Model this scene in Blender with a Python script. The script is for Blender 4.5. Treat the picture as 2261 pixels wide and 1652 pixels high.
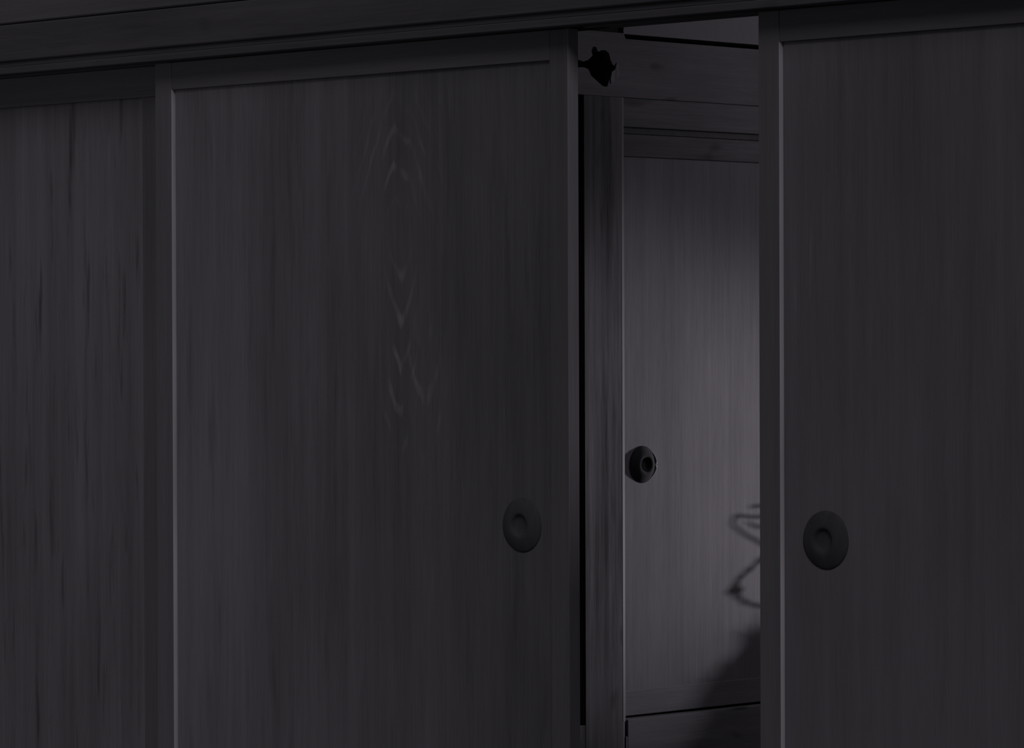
import bpy, bmesh, math, random
from mathutils import Vector, Matrix

for o in list(bpy.data.objects):
    bpy.data.objects.remove(o)
S = bpy.context.scene
COL = S.collection
random.seed(4)

# ------------------------------------------------------------------ camera
# a long lens looking at 45 degrees into the corner: +X runs along the row of doors,
# +Y leads into the back room behind them
F_PX, W_PX = 8230.0, 2261.0
yaw, pitch, roll = math.radians(45), -math.atan((826 - 755) / F_PX), math.radians(0.2)
fw = Vector((-math.sin(yaw) * math.cos(pitch), math.cos(yaw) * math.cos(pitch), math.sin(pitch)))
r0 = Vector((math.cos(yaw), math.sin(yaw), 0))
u0 = r0.cross(fw)
rt = r0 * math.cos(roll) - u0 * math.sin(roll)
up = u0 * math.cos(roll) + r0 * math.sin(roll)
cd = bpy.data.cameras.new('camera')
cd.sensor_fit = 'HORIZONTAL'
cd.sensor_width = 36.0
cd.lens = 36.0 * F_PX / W_PX
cd.clip_end = 100
cam = bpy.data.objects.new('camera', cd)
COL.objects.link(cam)
M = Matrix((rt, up, -fw)).transposed().to_4x4()
M.translation = Vector((5.233, -5.233, 1.25))
cam.matrix_world = M
S.camera = cam

# ------------------------------------------------------------------ light and exposure
S.view_settings.view_transform = 'Standard'
S.view_settings.look = 'None'
S.view_settings.exposure = 0.0
S.view_settings.gamma = 1.0
S.view_settings.use_curve_mapping = False


def g(v):
    """slightly cool silver grey, as a toned black-and-white print"""
    return (v * 1.025, v * 0.945, v * 1.085)


w = bpy.data.worlds.new('night')
S.world = w
w.use_nodes = True
bg = w.node_tree.nodes['Background']
bg.inputs[0].default_value = (1, 1, 1, 1)
bg.inputs[1].default_value = 0.026

sd = bpy.data.lights.new('moonlight', 'SUN')
sd.energy = 0.41
sd.angle = math.radians(26)
sun = bpy.data.objects.new('moonlight', sd)
COL.objects.link(sun)
sun.rotation_euler = Vector((-0.55, 0.62, -0.78)).to_track_quat('-Z', 'Y').to_euler()

# added fill light, brightening the front doors from the left
ad = bpy.data.lights.new('left_fill', 'AREA')
ad.shape = 'DISK'
ad.size = 0.8
ad.energy = 2.3
al = bpy.data.objects.new('left_fill', ad)
COL.objects.link(al)
al.location = (-1.7, -2.6, 1.3)
al.rotation_euler = (Vector((-1.0, 0, 1.2)) - Vector(al.location)).to_track_quat('-Z', 'Y').to_euler()

# the hooded oil lamp in the back room
FLAME = Vector((-1.1, 6.3, 0.74))
cl = bpy.data.lights.new('flame_light', 'SPOT')
cl.energy = 560
cl.shadow_soft_size = 0.12
cl.spot_size = math.radians(28.5)
cl.spot_blend = 1.0
clo = bpy.data.objects.new('flame_light', cl)
COL.objects.link(clo)
clo.location = FLAME
clo.rotation_euler = (Vector((-2.2, 3.05, 0.82)) - FLAME).to_track_quat('-Z', 'Y').to_euler()


# added fill light that lifts the shadows and upper beam in the back room
gd = bpy.data.lights.new('room_fill', 'POINT')
gd.energy = 20.0
gd.shadow_soft_size = 0.3
gl = bpy.data.objects.new('room_fill', gd)
COL.objects.link(gl)
gl.location = (-0.6, 4.2, 2.2)


# ------------------------------------------------------------------ materials
class NT:
    def __init__(self, name):
        self.m = bpy.data.materials.new(name)
        self.m.use_nodes = True
        self.t = self.m.node_tree
        self.b = self.t.nodes['Principled BSDF']

    def n(self, ty, **kw):
        x = self.t.nodes.new(ty)
        for k, v in kw.items():
            setattr(x, k, v)
        return x

    def l(self, a, b):
        self.t.links.new(a, b)

    def math(self, op, a, b=None, c=None, clamp=False):
        x = self.n('ShaderNodeMath', operation=op, use_clamp=clamp)
        for i, v in enumerate((a, b, c)):
            if v is None:
                continue
            if isinstance(v, (int, float)):
                x.inputs[i].default_value = v
            else:
                self.l(v, x.inputs[i])
        return x.outputs[0]

    def noise(self, co, scale, loc=(0, 0, 0), detail=3, rough=0.55, dist=0.0):
        mp = self.n('ShaderNodeMapping')
        mp.inputs['Scale'].default_value = scale
        mp.inputs['Location'].default_value = loc
        self.l(co, mp.inputs['Vector'])
        x = self.n('ShaderNodeTexNoise')
        x.inputs['Scale'].default_value = 1.0
        x.inputs['Detail'].default_value = detail
        x.inputs['Roughness'].default_value = rough
        x.inputs['Distortion'].default_value = dist
        self.l(mp.outputs[0], x.inputs['Vector'])
        return x.outputs[0]

    def ramp(self, v, a, b, c=0.0, d=1.0):
        x = self.n('ShaderNodeMapRange', clamp=True)
        self.l(v, x.inputs[0])
        for i, k in enumerate((a, b, c, d)):
            x.inputs[i + 1].default_value = k
        return x.outputs[0]

    def finish(self, val, base, rough=0.62, spec=0.25):
        c = self.n('ShaderNodeVectorMath', operation='SCALE')
        c.inputs[0].default_value = g(base)
        if isinstance(val, (int, float)):
            c.inputs[3].default_value = val
        else:
            self.l(val, c.inputs[3])
        self.l(c.outputs[0], self.b.inputs['Base Color'])
        self.b.inputs['Roughness'].default_value = rough
        self.b.inputs['Specular IOR Level'].default_value = spec
        return self.m


def wood(name, base, axis='Z', seed=0.0, wide=0.18, mid=0.12, fine=0.10, blotch=0.15,
         streak=0.0, knots=0.0, flames=None, light_fade=None, low_shade=None, rough=0.62, spec=0.25, bump=0.0):
    t = NT(name)
    co = t.n('ShaderNodeTexCoord').outputs['Object']

    def sc(across, along):
        return {'Z': (across, across, along), 'X': (along, across, across), 'Y': (across, along, across)}[axis]
    L = (seed, seed * 1.7, seed * 0.6)
    nw = t.noise(co, sc(13, 0.45), L, 3)
    nm = t.noise(co, sc(55, 1.3), L, 3)
    nf = t.noise(co, sc(260, 9), L, 2)
    nb = t.noise(co, sc(2.6, 1.3), L, 2)
    v = 1.0
    for nn, a in ((nw, wide), (nm, mid), (nf, fine), (nb, blotch)):
        v = t.math('ADD', t.math('MULTIPLY', t.math('SUBTRACT', nn, 0.5), 3.0 * a), v)
    if streak:
        ns = t.noise(co, sc(32, 2.6), (seed + 9.3, seed + 3.1, seed + 5.5), 4, 0.6)
        k = t.ramp(ns, 0.57, 0.72, 1.0, 1.0 - streak)
        v = t.math('MULTIPLY', v, k)
    if knots:
        nk = t.noise(co, sc(16, 5), (seed + 2.2, seed, seed + 8), 1)
        v = t.math('MULTIPLY', v, t.ramp(nk, 0.68, 0.78, 1.0, 1.0 - knots))
    if flames:
        sep = t.n('ShaderNodeSeparateXYZ')
        t.l(co, sep.inputs[0])
        ox, oz = sep.outputs[0], sep.outputs[2]
        warp = t.noise(co, sc(20, 4), L, 2)
        for (x0, wdt, curve, z_lo, z_hi, period, amt) in flames:
            u = t.math('DIVIDE', t.math('SUBTRACT', ox, x0), wdt)
            u = t.math('ADD', u, t.math('MULTIPLY', t.math('SUBTRACT', warp, 0.5), 0.9))
            uu = t.math('ABSOLUTE', u)
            fz = t.math('SUBTRACT', oz, t.math('MULTIPLY', t.math('POWER', uu, 1.4), curve))
            fz = t.math('ADD', fz, t.math('MULTIPLY', t.math('SUBTRACT', warp, 0.5), period * 0.8))
            s = t.math('SINE', t.math('MULTIPLY', fz, 2 * math.pi / period))
            s = t.ramp(s, 0.45, 1.0)
            mk = t.ramp(uu, 0.5, 2.0, 1.0, 0.0)
            mk = t.math('MULTIPLY', mk, t.ramp(oz, z_lo, z_lo + 0.12))
            mk = t.math('MULTIPLY', mk, t.ramp(oz, z_hi - 0.15, z_hi, 1.0, 0.0))
            brk = t.noise(co, sc(26, 7), (seed + 6, 1, 2), 2)
            mk = t.math('MULTIPLY', mk, t.ramp(brk, 0.42, 0.66))
            v = t.math('MULTIPLY', v, t.math('ADD', t.math('MULTIPLY', t.math('MULTIPLY', s, mk), amt), 1.0))
    if light_fade:            # light falling off along X, painted into the board's colour
        sx = t.n('ShaderNodeSeparateXYZ')
        t.l(co, sx.inputs[0])
        v = t.math('MULTIPLY', v, t.ramp(sx.outputs[0], *light_fade))
    if low_shade:          # shade on the lower part of the edge, painted as a darker fade
        sz = t.n('ShaderNodeSeparateXYZ')
        t.l(co, sz.inputs[0])
        v = t.math('MULTIPLY', v, t.ramp(sz.outputs[2], *low_shade))
    v = t.math('MAXIMUM', v, 0.12)
    if bump:
        bp = t.n('ShaderNodeBump')
        bp.inputs['Strength'].default_value = bump
        bp.inputs['Distance'].default_value = 0.002
        t.l(nm, bp.inputs['Height'])
        t.l(bp.outputs[0], t.b.inputs['Normal'])
    return t.finish(v, base, rough, spec)


def plaster(name, base, amt=0.12, rough=0.95):
    t = NT(name)
    co = t.n('ShaderNodeTexCoord').outputs['Object']
    a = t.noise(co, (3, 3, 3), (1, 2, 3), 4)
    b = t.noise(co, (120, 120, 120), (1, 2, 3), 2)
    v = t.math('ADD', t.math('MULTIPLY', t.math('SUBTRACT', a, 0.5), 2 * amt), 1.0)
    v = t.math('ADD', t.math('MULTIPLY', t.math('SUBTRACT', b, 0.5), 2 * amt), v)
    return t.finish(v, base, rough, 0.1)


def glow(name, strength):
    t = NT(name)
    t.b.inputs['Base Color'].default_value = (*g(0.8), 1)
    t.b.inputs['Emission Color'].default_value = (*g(1.0), 1)
    t.b.inputs['Emission Strength'].default_value = strength
    return t.m


MAT = dict(
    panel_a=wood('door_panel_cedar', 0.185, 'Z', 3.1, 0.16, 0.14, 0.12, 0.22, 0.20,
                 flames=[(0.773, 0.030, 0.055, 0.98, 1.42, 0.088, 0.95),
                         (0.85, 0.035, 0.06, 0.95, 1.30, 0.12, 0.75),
                         (0.77, 0.075, -0.13, 1.45, 1.76, 0.075, 0.60)], spec=0.1, light_fade=(0.3, 1.15, 1.14, 0.74)),
    panel_b=wood('weathered_plank_cedar', 0.20, 'Z', 7.7, 0.16, 0.18, 0.12, 0.16, 0.55, spec=0.1),
    panel_b2=wood('weathered_plank_cedar_dull', 0.19, 'Z', 17.7, 0.18, 0.18, 0.12, 0.16, 0.55, spec=0.1),
    panel_c=wood('door_panel_cypress', 0.20, 'Z', 12.4, 0.10, 0.10, 0.10, 0.16, 0.10,
                 flames=[(0.10, 0.02, 0.25, 1.15, 1.55, 0.5, 0.35)], spec=0.1),
    frame_a=wood('door_frame_wood', 0.185, 'Z', 5.2, 0.10, 0.10, 0.09, 0.14, spec=0.1),
    frame_dull=wood('dull_frame_wood', 0.145, 'Z', 61.2, 0.12, 0.12, 0.10, 0.16, spec=0.1),  # darker tone for right stiles
    rail_a=wood('door_rail_wood', 0.17, 'X', 6.2, 0.10, 0.10, 0.09, 0.12, spec=0.1),
    bead=wood('lit_bead_wood', 0.78, 'Z', 2.2, 0.10, 0.10, 0.05, 0.45, rough=0.5, spec=0.3),
    edge=wood('lit_closing_edge', 0.40, 'Z', 52.2, 0.10, 0.12, 0.08, 0.25, spec=0.05, low_shade=(0.72, 1.05, 0.3, 1.0)),
    arris=wood('lit_arris_wood', 0.20, 'Z', 2.9, 0.14, 0.2, 0.08, 0.30, rough=0.6, spec=0.0),
    lintel=wood('dark_lintel_wood', 0.115, 'X', 8.8, 0.20, 0.16, 0.12, 0.30, 0.15, 0.3, rough=0.9, spec=0.0),
    lintel2=wood('dark_rail_wood', 0.10, 'X', 9.9, 0.16, 0.14, 0.10, 0.20, rough=0.9, spec=0.0),
    board=wood('upper_board_wood', 0.14, 'X', 1.9, 0.14, 0.12, 0.10, 0.25, rough=0.9, spec=0.0),
    post=wood('rough_post_wood', 0.135, 'Z', 4.6, 0.42, 0.34, 0.2, 0.45, 0.35, 0.5, spec=0.0),
    upper_post=wood('dark_post_wood', 0.03, 'Z', 44.6, spec=0.0),  # darker wood above the beam
    beam=wood('old_beam_wood', 0.165, 'Y', 14.1, 0.14, 0.12, 0.12, 0.26, 0.0, 0.5, spec=0.0),
    track=wood('old_track_wood', 0.145, 'Y', 19.1, 0.26, 0.18, 0.12, 0.34, 0.2, 0.4, spec=0.0),
    sill=wood('old_sill_wood', 0.19, 'Y', 21.0, 0.14, 0.14, 0.12, 0.30, 0.0, 0.5, spec=0.0),
    chip=wood('raw_split_wood', 0.24, 'Z', 31.0, 0.3, 0.4, 0.2, 0.3, spec=0.0),
    panel_s=wood('pale_door_panel', 0.175, 'Z', 24.0, 0.10, 0.13, 0.15, 0.18, 0.05, spec=0.0),
    rail_s=wood('pale_door_rail', 0.185, 'Y', 25.0, 0.10, 0.10, 0.10, 0.14, spec=0.0),
    handle=wood('dark_handle_wood', 0.082, 'Z', 27.0, 0.14, 0.14, 0.12, 0.14, spec=0.05),
    handle_s=wood('side_handle_wood', 0.05, 'Z', 28.0, 0.10, 0.10, 0.10, 0.10, spec=0.0),
    plaster=plaster('rough_plaster', 0.22),
    dark=plaster('void_plaster', 0.03),  # near-black faces standing in for the unlit void behind slit and hole
    room=plaster('grey_room_plaster', 0.25),
    floor=wood('floor_boards', 0.12, 'X', 33.0),
    straw=wood('straw', 0.20, 'Z', 35.0, 0.1, 0.2, 0.2, 0.1),
    iron=plaster('black_iron', 0.03, 0.2, 0.5),
    oil=plaster('lamp_oil', 0.1, 0.03, 0.2),
    flame=glow('lamp_flame', 40.0),
)


# ------------------------------------------------------------------ mesh helpers
def box(bm, x0, x1, y0, y1, z0, z1, bev=0.0015):
    r = bmesh.ops.create_cube(bm, size=1.0)
    vs = r['verts']
    bmesh.ops.scale(bm, vec=(x1 - x0, y1 - y0, z1 - z0), verts=vs)
    bmesh.ops.translate(bm, vec=((x0 + x1) / 2, (y0 + y1) / 2, (z0 + z1) / 2), verts=vs)
    if bev:
        es = list({e for v in vs for e in v.link_edges})
        bmesh.ops.bevel(bm, geom=es, offset=bev, segments=1, affect='EDGES', profile=0.5)
    return bm


def bx(*a, **k):
    return box(bmesh.new(), *a, **k)


def prism(bm, pts, z0, z1):
    """vertical prism over a plan outline of (x, y) points"""
    a = [bm.verts.new((x, y, z0)) for x, y in pts]
    b = [bm.verts.new((x, y, z1)) for x, y in pts]
    n = len(pts)
    bm.faces.new(a[::-1])
    bm.faces.new(b)
    for i in range(n):
        bm.faces.new((a[i], a[(i + 1) % n], b[(i + 1) % n], b[i]))
    bmesh.ops.recalc_face_normals(bm, faces=bm.faces)
    return bm


def frame_of(d):
    d = d.normalized()
    a = d.cross(Vector((0, 0, 1)))
    if a.length < 1e-3:
        a = d.cross(Vector((1, 0, 0)))
    a.normalize()
    return a, d.cross(a)


def tube(bm, pts, radii, n=8):
    pts = [Vector(p) for p in pts]
    rings = []
    for i, p in enumerate(pts):
        d = pts[min(i + 1, len(pts) - 1)] - pts[max(i - 1, 0)]
        a, b = frame_of(d)
        r = radii[i] if isinstance(radii, (list, tuple)) else radii
        rings.append([bm.verts.new(p + r * (math.cos(2 * math.pi * k / n) * a + math.sin(2 * math.pi * k / n) * b)) for k in range(n)])
    for i in range(len(rings) - 1):
        for k in range(n):
            bm.faces.new((rings[i][k], rings[i][(k + 1) % n], rings[i + 1][(k + 1) % n], rings[i + 1][k]))
    bm.faces.new(rings[0][::-1])
    bm.faces.new(rings[-1])
    bmesh.ops.recalc_face_normals(bm, faces=bm.faces)
    return bm


def lathe(bm, centre, axis, prof, n=48, wob=0.0):
    """profile of (radius, height) spun about an axis through centre"""
    c, ax = Vector(centre), Vector(axis).normalized()
    a, b = frame_of(ax)
    rings = []
    for (r, h) in prof:
        if r < 1e-5:
            rings.append([bm.verts.new(c + ax * h)])
        else:
            ring = []
            for k in range(n):
                t = 2 * math.pi * k / n
                rr = r * (1 + wob * (math.sin(3 * t + 1) + 0.6 * math.sin(5 * t)))
                ring.append(bm.verts.new(c + ax * h + rr * (math.cos(t) * a + math.sin(t) * b)))
            rings.append(ring)
    for p, q in zip(rings[:-1], rings[1:]):
        for k in range(n):
            k2 = (k + 1) % n
            if len(p) == 1 and len(q) == 1:
                continue
            if len(p) == 1:
                bm.faces.new((p[0], q[k2], q[k]))
            elif len(q) == 1:
                bm.faces.new((p[k], p[k2], q[0]))
            else:
                bm.faces.new((p[k], p[k2], q[k2], q[k]))
    bmesh.ops.recalc_face_normals(bm, faces=bm.faces)
    return bm


def obj(name, bm, mat, parent=None, smooth=False):
    """links the bmesh (built in world metres) as ONE mesh object under its thing"""
    if parent is not None:
        off = Vector((0, 0, 0))
        p = parent
        while p is not None:
            off += p.location
            p = p.parent
        bmesh.ops.translate(bm, vec=-off, verts=bm.verts)
    me = bpy.data.meshes.new(name)
    bm.to_mesh(me)
    bm.free()
    me.materials.append(mat)
    if smooth:
        for p in me.polygons:
            p.use_smooth = True
    o = bpy.data.objects.new(name, me)
    COL.objects.link(o)
    o.parent = parent
    return o


def thing(name, label, cat, loc, kind=None, group=None):
    o = bpy.data.objects.new(name, None)
    o.empty_display_size = 0.1
    COL.objects.link(o)
    o.location = loc
    o['label'], o['category'] = label, cat
    if kind:
        o['kind'] = kind
    if group:
        o['group'] = group
    return o


def struct(name, bm, mat, label, cat):
    o = obj(name, bm, mat)
    o['kind'], o['label'], o['category'] = 'structure', label, cat
    return o


# ------------------------------------------------------------------ the setting
XS = -2.17                       # face of the side wall of the back room
ZL = 1.863                       # underside of the front lintel

struct('floor', bx(-3.2, 3.6, -3.0, 8.2, -0.2, 0.0, bev=0), MAT['floor'],
       'dark wooden floor under the sliding doors', 'floor')
struct('ceiling', bx(-3.0, 3.4, 0.0, 8.1, 2.62, 2.72, bev=0), MAT['room'],
       'dark ceiling of the back room above the doors', 'ceiling')
struct('wall_back', bx(-3.0, 3.4, 8.0, 8.1, 0, 2.62, bev=0), MAT['room'],
       'far plaster wall of the back room', 'wall')
struct('wall_right', bx(3.3, 3.4, 0.07, 8.0, 0, 2.62, bev=0), MAT['room'],
       'right plaster wall of the back room', 'wall')

# side wall of the back room: plaster panel above the beam, plaster below beyond the door, dark closet behind
wl = thing('wall_left', 'plaster wall of the back room seen above the opened doors', 'wall', (XS, 3.6, 0), 'structure')
obj('plaster_panel', bx(XS - 0.06, XS - 0.0005, 2.632, 8.0, 2.1405, 2.62, bev=0), MAT['plaster'], wl)
obj('plaster_panel', bx(XS - 0.06, XS - 0.018, 4.35, 8.0, 0.16, 1.957, bev=0), MAT['plaster'], wl)
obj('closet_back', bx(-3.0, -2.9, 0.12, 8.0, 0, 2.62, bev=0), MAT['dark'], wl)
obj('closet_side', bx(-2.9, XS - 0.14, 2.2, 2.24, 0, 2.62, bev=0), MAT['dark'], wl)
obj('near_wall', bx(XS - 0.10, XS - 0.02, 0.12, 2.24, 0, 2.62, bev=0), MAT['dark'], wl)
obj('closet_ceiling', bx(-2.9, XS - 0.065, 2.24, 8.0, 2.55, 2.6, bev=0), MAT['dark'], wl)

# front lintel over the row of doors
t1 = thing('trim_1', 'long dark timber lintel running above the row of sliding doors', 'lintel', (0, 0, ZL), 'structure')
obj('beam', bx(-3.0, 3.4, -0.046, 0.07, 1.8915, 1.975, bev=0.003), MAT['lintel'], t1)
obj('upper_board', bx(-3.0, 3.4, -0.034, 0.05, 1.979, 2.62, bev=0.003), MAT['board'], t1)
obj('fillet', bx(-3.0, 3.4, -0.038, 0.07, 1.8800, 1.8910, bev=0.001), MAT['lintel'], t1)
obj('lip', bx(-3.0, 3.4, -0.042, -0.0035, ZL, 1.8795, bev=0.002), MAT['lintel'], t1)
obj('groove_ridge', bx(-3.0, 3.4, 0.0292, 0.0338, ZL, 1.8795, bev=0.0005), MAT['lintel2'], t1)
obj('groove_ridge', bx(-3.0, 3.4, 0.0645, 0.0700, ZL, 1.8795, bev=0.0005), MAT['lintel2'], t1)

# posts at both ends of the row and the threshold under the doors, outside the picture
struct('trim_2', bx(-2.32, -2.18, -0.05, 0.12, 0, ZL - 0.0005), MAT['post'], 'dark post at the left end of the row of doors', 'post')
struct('trim_3', bx(1.985, 2.11, -0.05, 0.12, 0, ZL - 0.0005), MAT['post'], 'dark post at the right end of the row of doors', 'post')
struct('trim_4', bx(-2.179, 1.984, -0.06, 0.10, 0.0, 0.03), MAT['lintel'], 'grooved wooden threshold under the sliding doors', 'threshold')
struct('wall_front', bx(2.111, 3.4, 0.0, 0.07, 0, ZL - 0.0005, bev=0), MAT['plaster'], 'plaster wall right of the row of doors', 'wall')

struct('wall_end', bx(-3.2, -2.321, 0.0, 0.07, 0, ZL - 0.0005, bev=0), MAT['plaster'], 'plaster wall left of the row of doors', 'wall')

# post of the side wall, its right chamfer painted paler for the lamp light on it
t5 = thing('trim_5', 'rough wooden post between the black slit and the pale lit door', 'post', (XS, 2.55, 0), 'structure')
pf = [(XS, 2.4655), (XS, 2.6215), (XS - 0.0045, 2.6330), (XS - 0.11, 2.6330), (XS - 0.11, 2.4655)]
obj('shaft', prism(bmesh.new(), pf, 0.0, 1.9565), MAT['post'], t5)
obj('upper_shaft', bx(XS - 0.11, XS - 0.012, 2.24, 2.6295, 2.1445, 2.62), MAT['upper_post'], t5)
obj('arris', prism(bmesh.new(), [(XS + 0.0006, 2.6205), (XS - 0.0036, 2.6345), (XS - 0.012, 2.6345), (XS - 0.012, 2.6205)], 0.148, 1.9560), MAT['arris'], t5)

# cross beam over the post, with a broken hole and a split pale edge
HOLE = [(2.4171, 2.053), (2.4419, 2.056), (2.4643, 2.0519), (2.4842, 2.0581), (2.5018, 2.0711), (2.4969, 2.0847), (2.5044, 2.0972), (2.5169, 2.0962), (2.5244, 2.0827), (2.5395, 2.0887), (2.5546, 2.0895), (2.5697, 2.0816), (2.5772, 2.0611), (2.5872, 2.0477), (2.5961, 2.0464), (2.5935, 2.0359), (2.5795, 2.0282), (2.5744, 2.0089), (2.5617, 1.984), (2.544, 1.9849), (2.519, 1.9993), (2.4965, 2.0121), (2.4841, 2.0305), (2.4667, 2.0357), (2.417, 2.0324)]
CHIP = [(2.5744, 2.0089), (2.5795, 2.0282), (2.5935, 2.0359), (2.5961, 2.0464), (2.6012, 2.0554), (2.6088, 2.0523), (2.612, 2.0333), (2.6112, 2.0158), (2.6022, 2.0085), (2.5895, 2.0009), (2.5756, 1.9942)]
t6 = thing('trim_6', 'horizontal timber beam with a jagged broken hole beside the door edge', 'beam', (XS, 3.2, 1.957), 'structure')
bm = bmesh.new()


def loop(pts):
    vs = [bm.verts.new((XS, y, z)) for y, z in pts]
    for i in range(len(vs)):
        bm.edges.new((vs[i], vs[(i + 1) % len(vs)]))


loop([(2.24, 1.9575), (3.6, 1.9575), (7.99, 1.9575), (7.99, 2.1262), (3.6, 2.1262), (2.64, 2.1262), (2.632, 2.1425), (2.24, 2.1425)])
loop(HOLE)
bmesh.ops.triangle_fill(bm, use_beauty=True, edges=bm.edges)
ex = bmesh.ops.extrude_face_region(bm, geom=list(bm.faces))
bmesh.ops.translate(bm, vec=(-0.022, 0, 0), verts=[v for v in ex['geom'] if isinstance(v, bmesh.types.BMVert)])
bmesh.ops.recalc_face_normals(bm, faces=bm.faces)
obj('beam', bm, MAT['beam'], t6)
bm = bmesh.new()
va = [bm.verts.new((XS + 0.0005 + 0.003 * (0.5 + 0.5 * math.sin(7 * i)), y, z)) for i, (y, z) in enumerate(CHIP)]
vb = [bm.verts.new((XS - 0.006, y, z)) for y, z in CHIP]
bm.faces.new(va)
for i in range(len(va)):
    j = (i + 1) % len(va)
    bm.faces.new((va[i], va[j], vb[j], vb[i]))
bmesh.ops.triangulate(bm, faces=[f for f in bm.faces if len(f.verts) > 4])
bmesh.ops.recalc_face_normals(bm, faces=bm.faces)
ch = obj('splintered_edge', bm, MAT['chip'], t6)
ch['label'] = 'pale raw split wood at the right of the hole'

# door track under the beam, sill and ground beam under the side door
t7 = thing('trim_7', 'upper door track board between the holed beam and the pale door', 'door track', (XS, 3.2, 1.863), 'structure')
obj('track_board', bx(XS - 0.09, XS - 0.006, 2.6335, 7.99, 1.8725, 1.9574, bev=0.002), MAT['track'], t7)
obj('track_groove', bx(XS - 0.09, XS - 0.018, 2.6335, 7.99, 1.8545, 1.8720, bev=0), MAT['lintel2'], t7)
t8 = thing('trim_8', 'wooden door sill with a dark notch beside the post', 'sill', (XS, 3.2, 0), 'structure')
obj('sill_board', bx(XS - 0.09, XS - 0.0005, 2.6405, 7.99, 0.0, 0.1525, bev=0.002), MAT['sill'], t8)
obj('filler', bx(XS - 0.09, XS - 0.0008, 2.634, 2.6402, 0.0, 0.1035, bev=0), MAT['sill'], t8)
obj('ground_beam', bx(XS - 0.09, XS, 2.24, 2.465, 0.0, 0.150, bev=0.002), MAT['post'], t8)


# ------------------------------------------------------------------ sliding doors
DOME = [(0.0545, -0.001), (0.0540, 0.0015), (0.050, 0.0040), (0.043, 0.0080), (0.034, 0.0115), (0.027, 0.0130), (0.0235, 0.0128),
        (0.0205, 0.0105), (0.0185, 0.0060), (0.015, 0.0045), (0.0, 0.0040)]


def handle(parent, centre, axis, mat, scale=1.0, lift=1.0):
    return obj('handle', lathe(bmesh.new(), centre, axis, [(r * scale, h * lift) for r, h in DOME], wob=0.008), mat, parent, True)


def front_door(label, x0, x1, y, stile_l, stile_r, rail_z, mats, hx=None, hz=None, planks=None, thick=0.029, rec=0.0075, edge=False, over=False):
    t = thing('sliding_door', label, 'door', (x0, y, 0.0305), 'thing', 'wooden sliding doors')
    z0, z1 = 0.0305, ZL - 0.0005
    pm, fm, rm = mats
    xa, xb = x0 + stile_l, x1 - stile_r
    obj('stile', bx(x0, xa, y, y + thick, z0, z1, bev=0.0012), fm, t)
    obj('stile', bx(xb, x1, y, y + thick, z0, rail_z - 0.0005 if over else z1, bev=0.0012), MAT['frame_dull'] if edge or over else fm, t)
    obj('top_rail', bx(xa, x1 if over else xb, y + 0.0008, y + thick, rail_z, z1, bev=0.001), rm, t)
    obj('bottom_rail', bx(xa, xb, y + 0.0008, y + thick, z0, z0 + 0.075, bev=0.001), rm, t)
    bead = obj('lit_edge', bx(xa - 0.0008, xa + 0.0006, y + 0.0006, y + rec + 0.004, z0 + 0.075, rail_z, bev=0), MAT['bead'], t)  # light caught by the inner edge, painted as a pale strip
    bead['label'] = 'inner edge of the left stile, painted pale as lit from the right'
    if edge:
        e = obj('closing_edge', bx(x1, x1 + 0.001, y + 0.0003, y + thick - 0.0003, z0, z1, bev=0), MAT['edge'], t)  # light on the end face painted in as a paler tone
        e['label'] = 'closing edge of the door, painted paler where lit'
    if planks:
        xs = [xa + 0.0035] + planks + [xb]
        for i, (a, b) in enumerate(zip(xs[:-1], xs[1:])):
            ds = (0.0, 0.0012, 0.0004)[i % 3]
            obj('plank', bx(a + 0.0007, b - 0.0007, y + rec + ds, y + thick - 0.006, z0 + 0.0755, rail_z, bev=0.0012), pm[i % len(pm)], t)
        obj('backing', bx(xa, xb, y + thick - 0.0055, y + thick - 0.002, z0 + 0.0755, rail_z, bev=0), rm, t)
    else:
        obj('panel', bx(xa + 0.0035, xb, y + rec, y + rec + 0.008, z0 + 0.0755, rail_z, bev=0.001), pm, t)
        obj('backing', bx(xa, xb, y + rec + 0.0085, y + thick - 0.002, z0 + 0.0755, rail_z, bev=0), rm, t)
    if hx is not None:
        handle(t, (hx, y + rec, hz), (0, -1, 0), MAT['handle'], 1.0, 0.85)
    return t


front_door('plank sliding door at the far left, set back behind the wide door',
           -2.17, -1.09, 0.0345, 0.05, 0.102, 1.795, ([MAT['panel_b'], MAT['panel_b2']], MAT['frame_a'], MAT['rail_a']),
           planks=[-1.80, -1.4467], over=True)
front_door('wide sliding door left of the open gap, dark round pull near its right edge',
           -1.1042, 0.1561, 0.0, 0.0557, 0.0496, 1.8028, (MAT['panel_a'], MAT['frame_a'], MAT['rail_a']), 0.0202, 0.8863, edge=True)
front_door('sliding door right of the open gap with a dark round pull near its left edge',
           0.6507, 1.93, 0.0, 0.0512, 0.0512, 1.8035, (MAT['panel_c'], MAT['frame_a'], MAT['rail_a']), 0.8058, 0.8840)

# the door in the side wall of the back room, lit by the candle
sdoor = thing('sliding_door', 'pale lit sliding door seen through the open gap, beside the post', 'door', (XS - 0.03, 3.2, 0.16), 'thing', 'wooden sliding doors')
XP = XS - 0.030
obj('panel', bx(XP - 0.012, XP, 2.645, 4.34, 0.225, 1.800, bev=0), MAT['panel_s'], sdoor)
obj('top_rail', bx(XP - 0.02, XP + 0.007, 2.645, 4.34, 1.788, 1.8540, bev=0.002), MAT['track'], sdoor)
obj('bottom_rail', bx(XP - 0.02, XP + 0.003, 2.645, 4.34, 0.1595, 0.2335, bev=0.002), MAT['rail_s'], sdoor)
obj('stile', bx(XP - 0.02, XP + 0.004, 4.28, 4.34, 0.234, 1.787, bev=0.002), MAT['rail_s'], sdoor)
handle(sdoor, (XP, 2.7365, 0.8902), (1, 0, 0), MAT['handle_s'], 1.0, 1.45)
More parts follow.
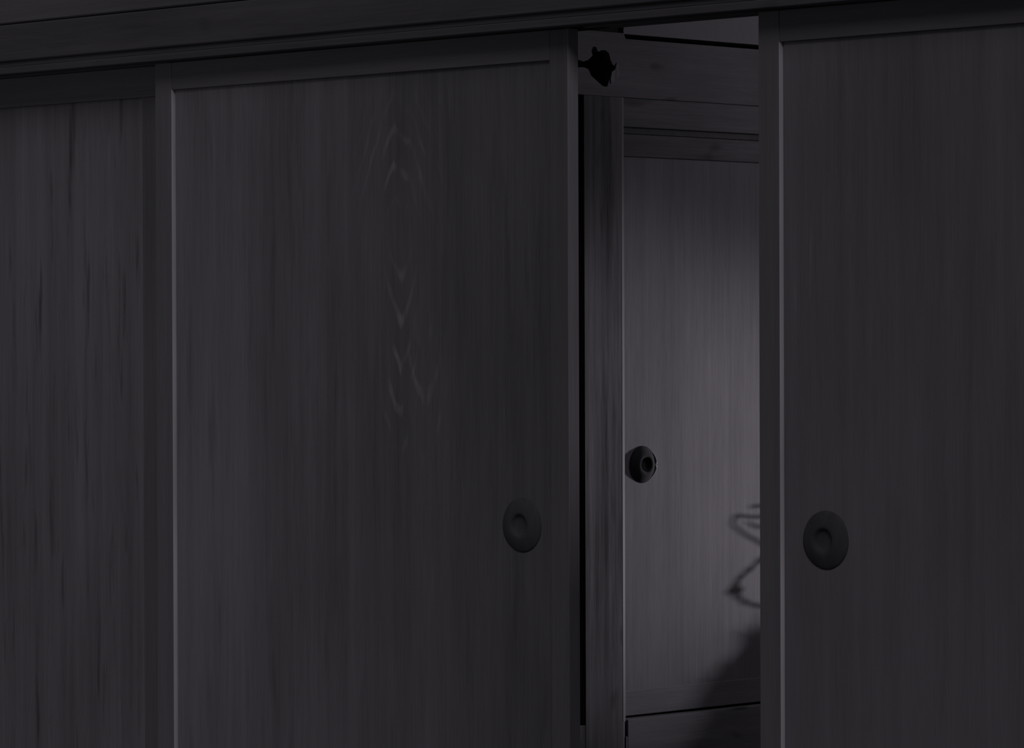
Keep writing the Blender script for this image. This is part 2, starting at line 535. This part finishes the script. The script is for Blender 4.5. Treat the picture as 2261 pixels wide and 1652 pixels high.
arc = [(XP + 0.0065 + 0.004 * math.cos(1.6 * a), 2.7365 + 0.0485 * math.cos(a), 0.8902 + 0.0485 * math.sin(a)) for a in [math.radians(-62 + 8 * i) for i in range(16)]]
rim = obj('lit_rim', tube(bmesh.new(), arc, [0.001 + 0.0035 * math.sin(math.pi * i / 15) for i in range(16)], 8), MAT['panel_s'], sdoor, True)  # lamp light on the right of the rim, painted as a pale strip
rim['label'] = 'right rim of the round pull, painted pale as lit by the lamp'

# ------------------------------------------------------------------ what throws the shadows, behind the right door
X, Y, Z = FLAME
lamp = thing('oil_lamp', 'burning oil dish with an iron hood on a stand behind the right door', 'lamp', (X, Y, 0))
obj('base', lathe(bmesh.new(), (X, Y, 0), (0, 0, 1), [(0.0, 0.0), (0.12, 0.0), (0.12, 0.012), (0.04, 0.03), (0.012, 0.06), (0.0, 0.06)], 24), MAT['iron'], lamp, True)
obj('stem', tube(bmesh.new(), [(X, Y, 0.058), (X, Y, 0.3), (X, Y, Z - 0.062)], 0.009), MAT['iron'], lamp, True)
obj('dish', lathe(bmesh.new(), (X, Y, Z - 0.062), (0, 0, 1), [(0.0, 0.0), (0.03, 0.002), (0.058, 0.016), (0.064, 0.026), (0.060, 0.026), (0.050, 0.018), (0.0, 0.010)], 32), MAT['iron'], lamp, True)
obj('oil', lathe(bmesh.new(), (X, Y, Z - 0.040), (0, 0, 1), [(0.0, 0.0), (0.050, 0.0), (0.050, 0.001), (0.0, 0.001)], 24), MAT['oil'], lamp)
obj('flame', tube(bmesh.new(), [(X, Y, Z - 0.038), (X, Y, Z - 0.028), (X, Y, Z - 0.015), (X, Y, Z + 0.01), (X, Y, Z + 0.03)], [0.001, 0.005, 0.006, 0.004, 0.0006], 10), MAT['flame'], lamp, True)

axh = (Vector((-2.2, 2.95, 0.76)) - FLAME).normalized()
obj('hood', lathe(bmesh.new(), FLAME - axh * 0.16, axh, [(0.0, 0.0), (0.05, 0.004), (0.10, 0.03), (0.135, 0.09), (0.15, 0.17), (0.153, 0.17), (0.138, 0.088), (0.102, 0.026), (0.05, -0.001), (0.0, -0.005)], 32), MAT['iron'], lamp, True)
# unseen straw mound, added and outlined to throw the low shadow on the pale door
mound = thing('shadow_mound', 'unseen straw mound added to throw the low shadow on the pale door', 'shadow caster', (XP + 0.1, 3.8, 0.0))
SIL = [(3.25, 0.0), (3.285, 0.10), (3.3327, 0.164), (3.4025, 0.2399), (3.4724, 0.3298), (3.54, 0.382), (3.6082, 0.4215), (3.6818, 0.4607), (3.7691, 0.4869), (3.90, 0.505), (4.05, 0.47),
       (4.20, 0.33), (4.30, 0.15), (4.34, 0.0)]
bm = bmesh.new()
layers = [(0.008, 1.0), (0.08, 1.0), (0.14, 0.995), (0.18, 0.95), (0.21, 0.84), (0.23, 0.6)]
rows = []
for e, k in layers:
    rows.append([bm.verts.new((XP + e, 3.84 + (y - 3.80) * k + random.uniform(-.004, .004), max(0.0005, z * 0.96 * k + (random.uniform(-.006, .006) if z else 0)))) for y, z in SIL])
for p, q in zip(rows[:-1], rows[1:]):
    for k in range(len(SIL) - 1):
        bm.faces.new((p[k], p[k + 1], q[k + 1], q[k]))
bm.faces.new(rows[0])
bm.faces.new(rows[-1][::-1])
bmesh.ops.recalc_face_normals(bm, faces=bm.faces)
obj('heap', bm, MAT['straw'], mound)
bm = bmesh.new()
for i in range(260):
    k = random.choice(range(1, len(SIL) - 2))
    u = random.random()
    y = SIL[k][0] * (1 - u) + SIL[k + 1][0] * u
    z = SIL[k][1] * (1 - u) + SIL[k + 1][1] * u
    n = Vector((0, -(SIL[k + 1][1] - SIL[k][1]), SIL[k + 1][0] - SIL[k][0])).normalized()
    d = (n + Vector((random.uniform(-.2, .2), random.uniform(-.9, .9), random.uniform(-.6, .6)))).normalized()
    ln = random.uniform(0.02, 0.085)
    p0 = Vector((XP + random.uniform(0.08, 0.16), y + 0.04, z * 0.96)) - n * 0.015
    tube(bm, [p0, p0 + d * ln * 0.6, p0 + d * ln + Vector((0, 0, -0.006))], [0.0034, 0.003, 0.0012], 4)
fr = obj('shadow_fringe', bm, MAT['straw'], mound)
fr['kind'] = 'stuff'

# unseen rope on a peg, added and shaped to throw the strand shadows
XR = XP + 0.07
rp = thing('shadow_rope', 'unseen rope strands added to throw the upper shadows on the pale door', 'rope', (XP, 3.575, 0.74))
obj('peg', tube(bmesh.new(), [(XP + 0.0006, 3.575, 0.735), (XR, 3.575, 0.742), (XR + 0.03, 3.575, 0.75)], [0.012, 0.011, 0.010], 10), MAT['post'], rp, True)


def strand(pts, n=10):
    q = [Vector((XR, y + 0.105, z)) for y, z in pts]
    out = []
    for i in range(len(q) - 1):
        p0, p1, p2, p3 = q[max(i - 1, 0)], q[i], q[i + 1], q[min(i + 2, len(q) - 1)]
        for s in range(n):
            u = s / n
            out.append(0.5 * ((2 * p1) + (p2 - p0) * u + (2 * p0 - 5 * p1 + 4 * p2 - p3) * u * u + (3 * p1 - p0 - 3 * p2 + p3) * u ** 3))
    out.append(q[-1])
    return out


HUB = (3.47, 0.755)
lp = strand([HUB, (3.445, 0.68), (3.394, 0.6249), (3.3422, 0.5961), (3.2885, 0.5674), (3.2549, 0.5482), (3.2376, 0.5242), (3.2424, 0.505), (3.2693, 0.4868), (3.3076, 0.4743), (3.3422, 0.4686), (3.4035, 0.4667), (3.46, 0.53), (3.485, 0.66), HUB])
obj('loop', tube(bmesh.new(), lp, [0.0048 + 0.0016 * math.sin(i * 0.7) for i in range(len(lp))], 8), MAT['straw'], rp, True)
obj('knot', lathe(bmesh.new(), (XR, 3.3450, 0.5165), (0.2, 0.3, 1), [(0, -0.014), (0.009, -0.010), (0.013, 0), (0.009, 0.010), (0, 0.014)], 12, 0.08), MAT['straw'], rp, True)
for pts, r in (([HUB, (3.394, 0.7515), (3.3422, 0.7515), (3.3057, 0.7496)], 0.0060),
               ([HUB, (3.394, 0.7256), (3.3268, 0.7208), (3.2789, 0.7247), (3.2453, 0.7275), (3.2271, 0.7045)], 0.0048),
               ([HUB, (3.394, 0.7016), (3.3364, 0.692), (3.2932, 0.7074)], 0.0048),
               ([HUB, (3.394, 0.6441), (3.3172, 0.6585), (3.2789, 0.6748), (3.2453, 0.692), (3.2271, 0.7045)], 0.0045)):
    c = strand(pts)
    obj('shadow_strand', tube(bmesh.new(), c, [r * (1 - 0.5 * (i / len(c)) ** 3) for i in range(len(c))], 6), MAT['straw'], rp, True)
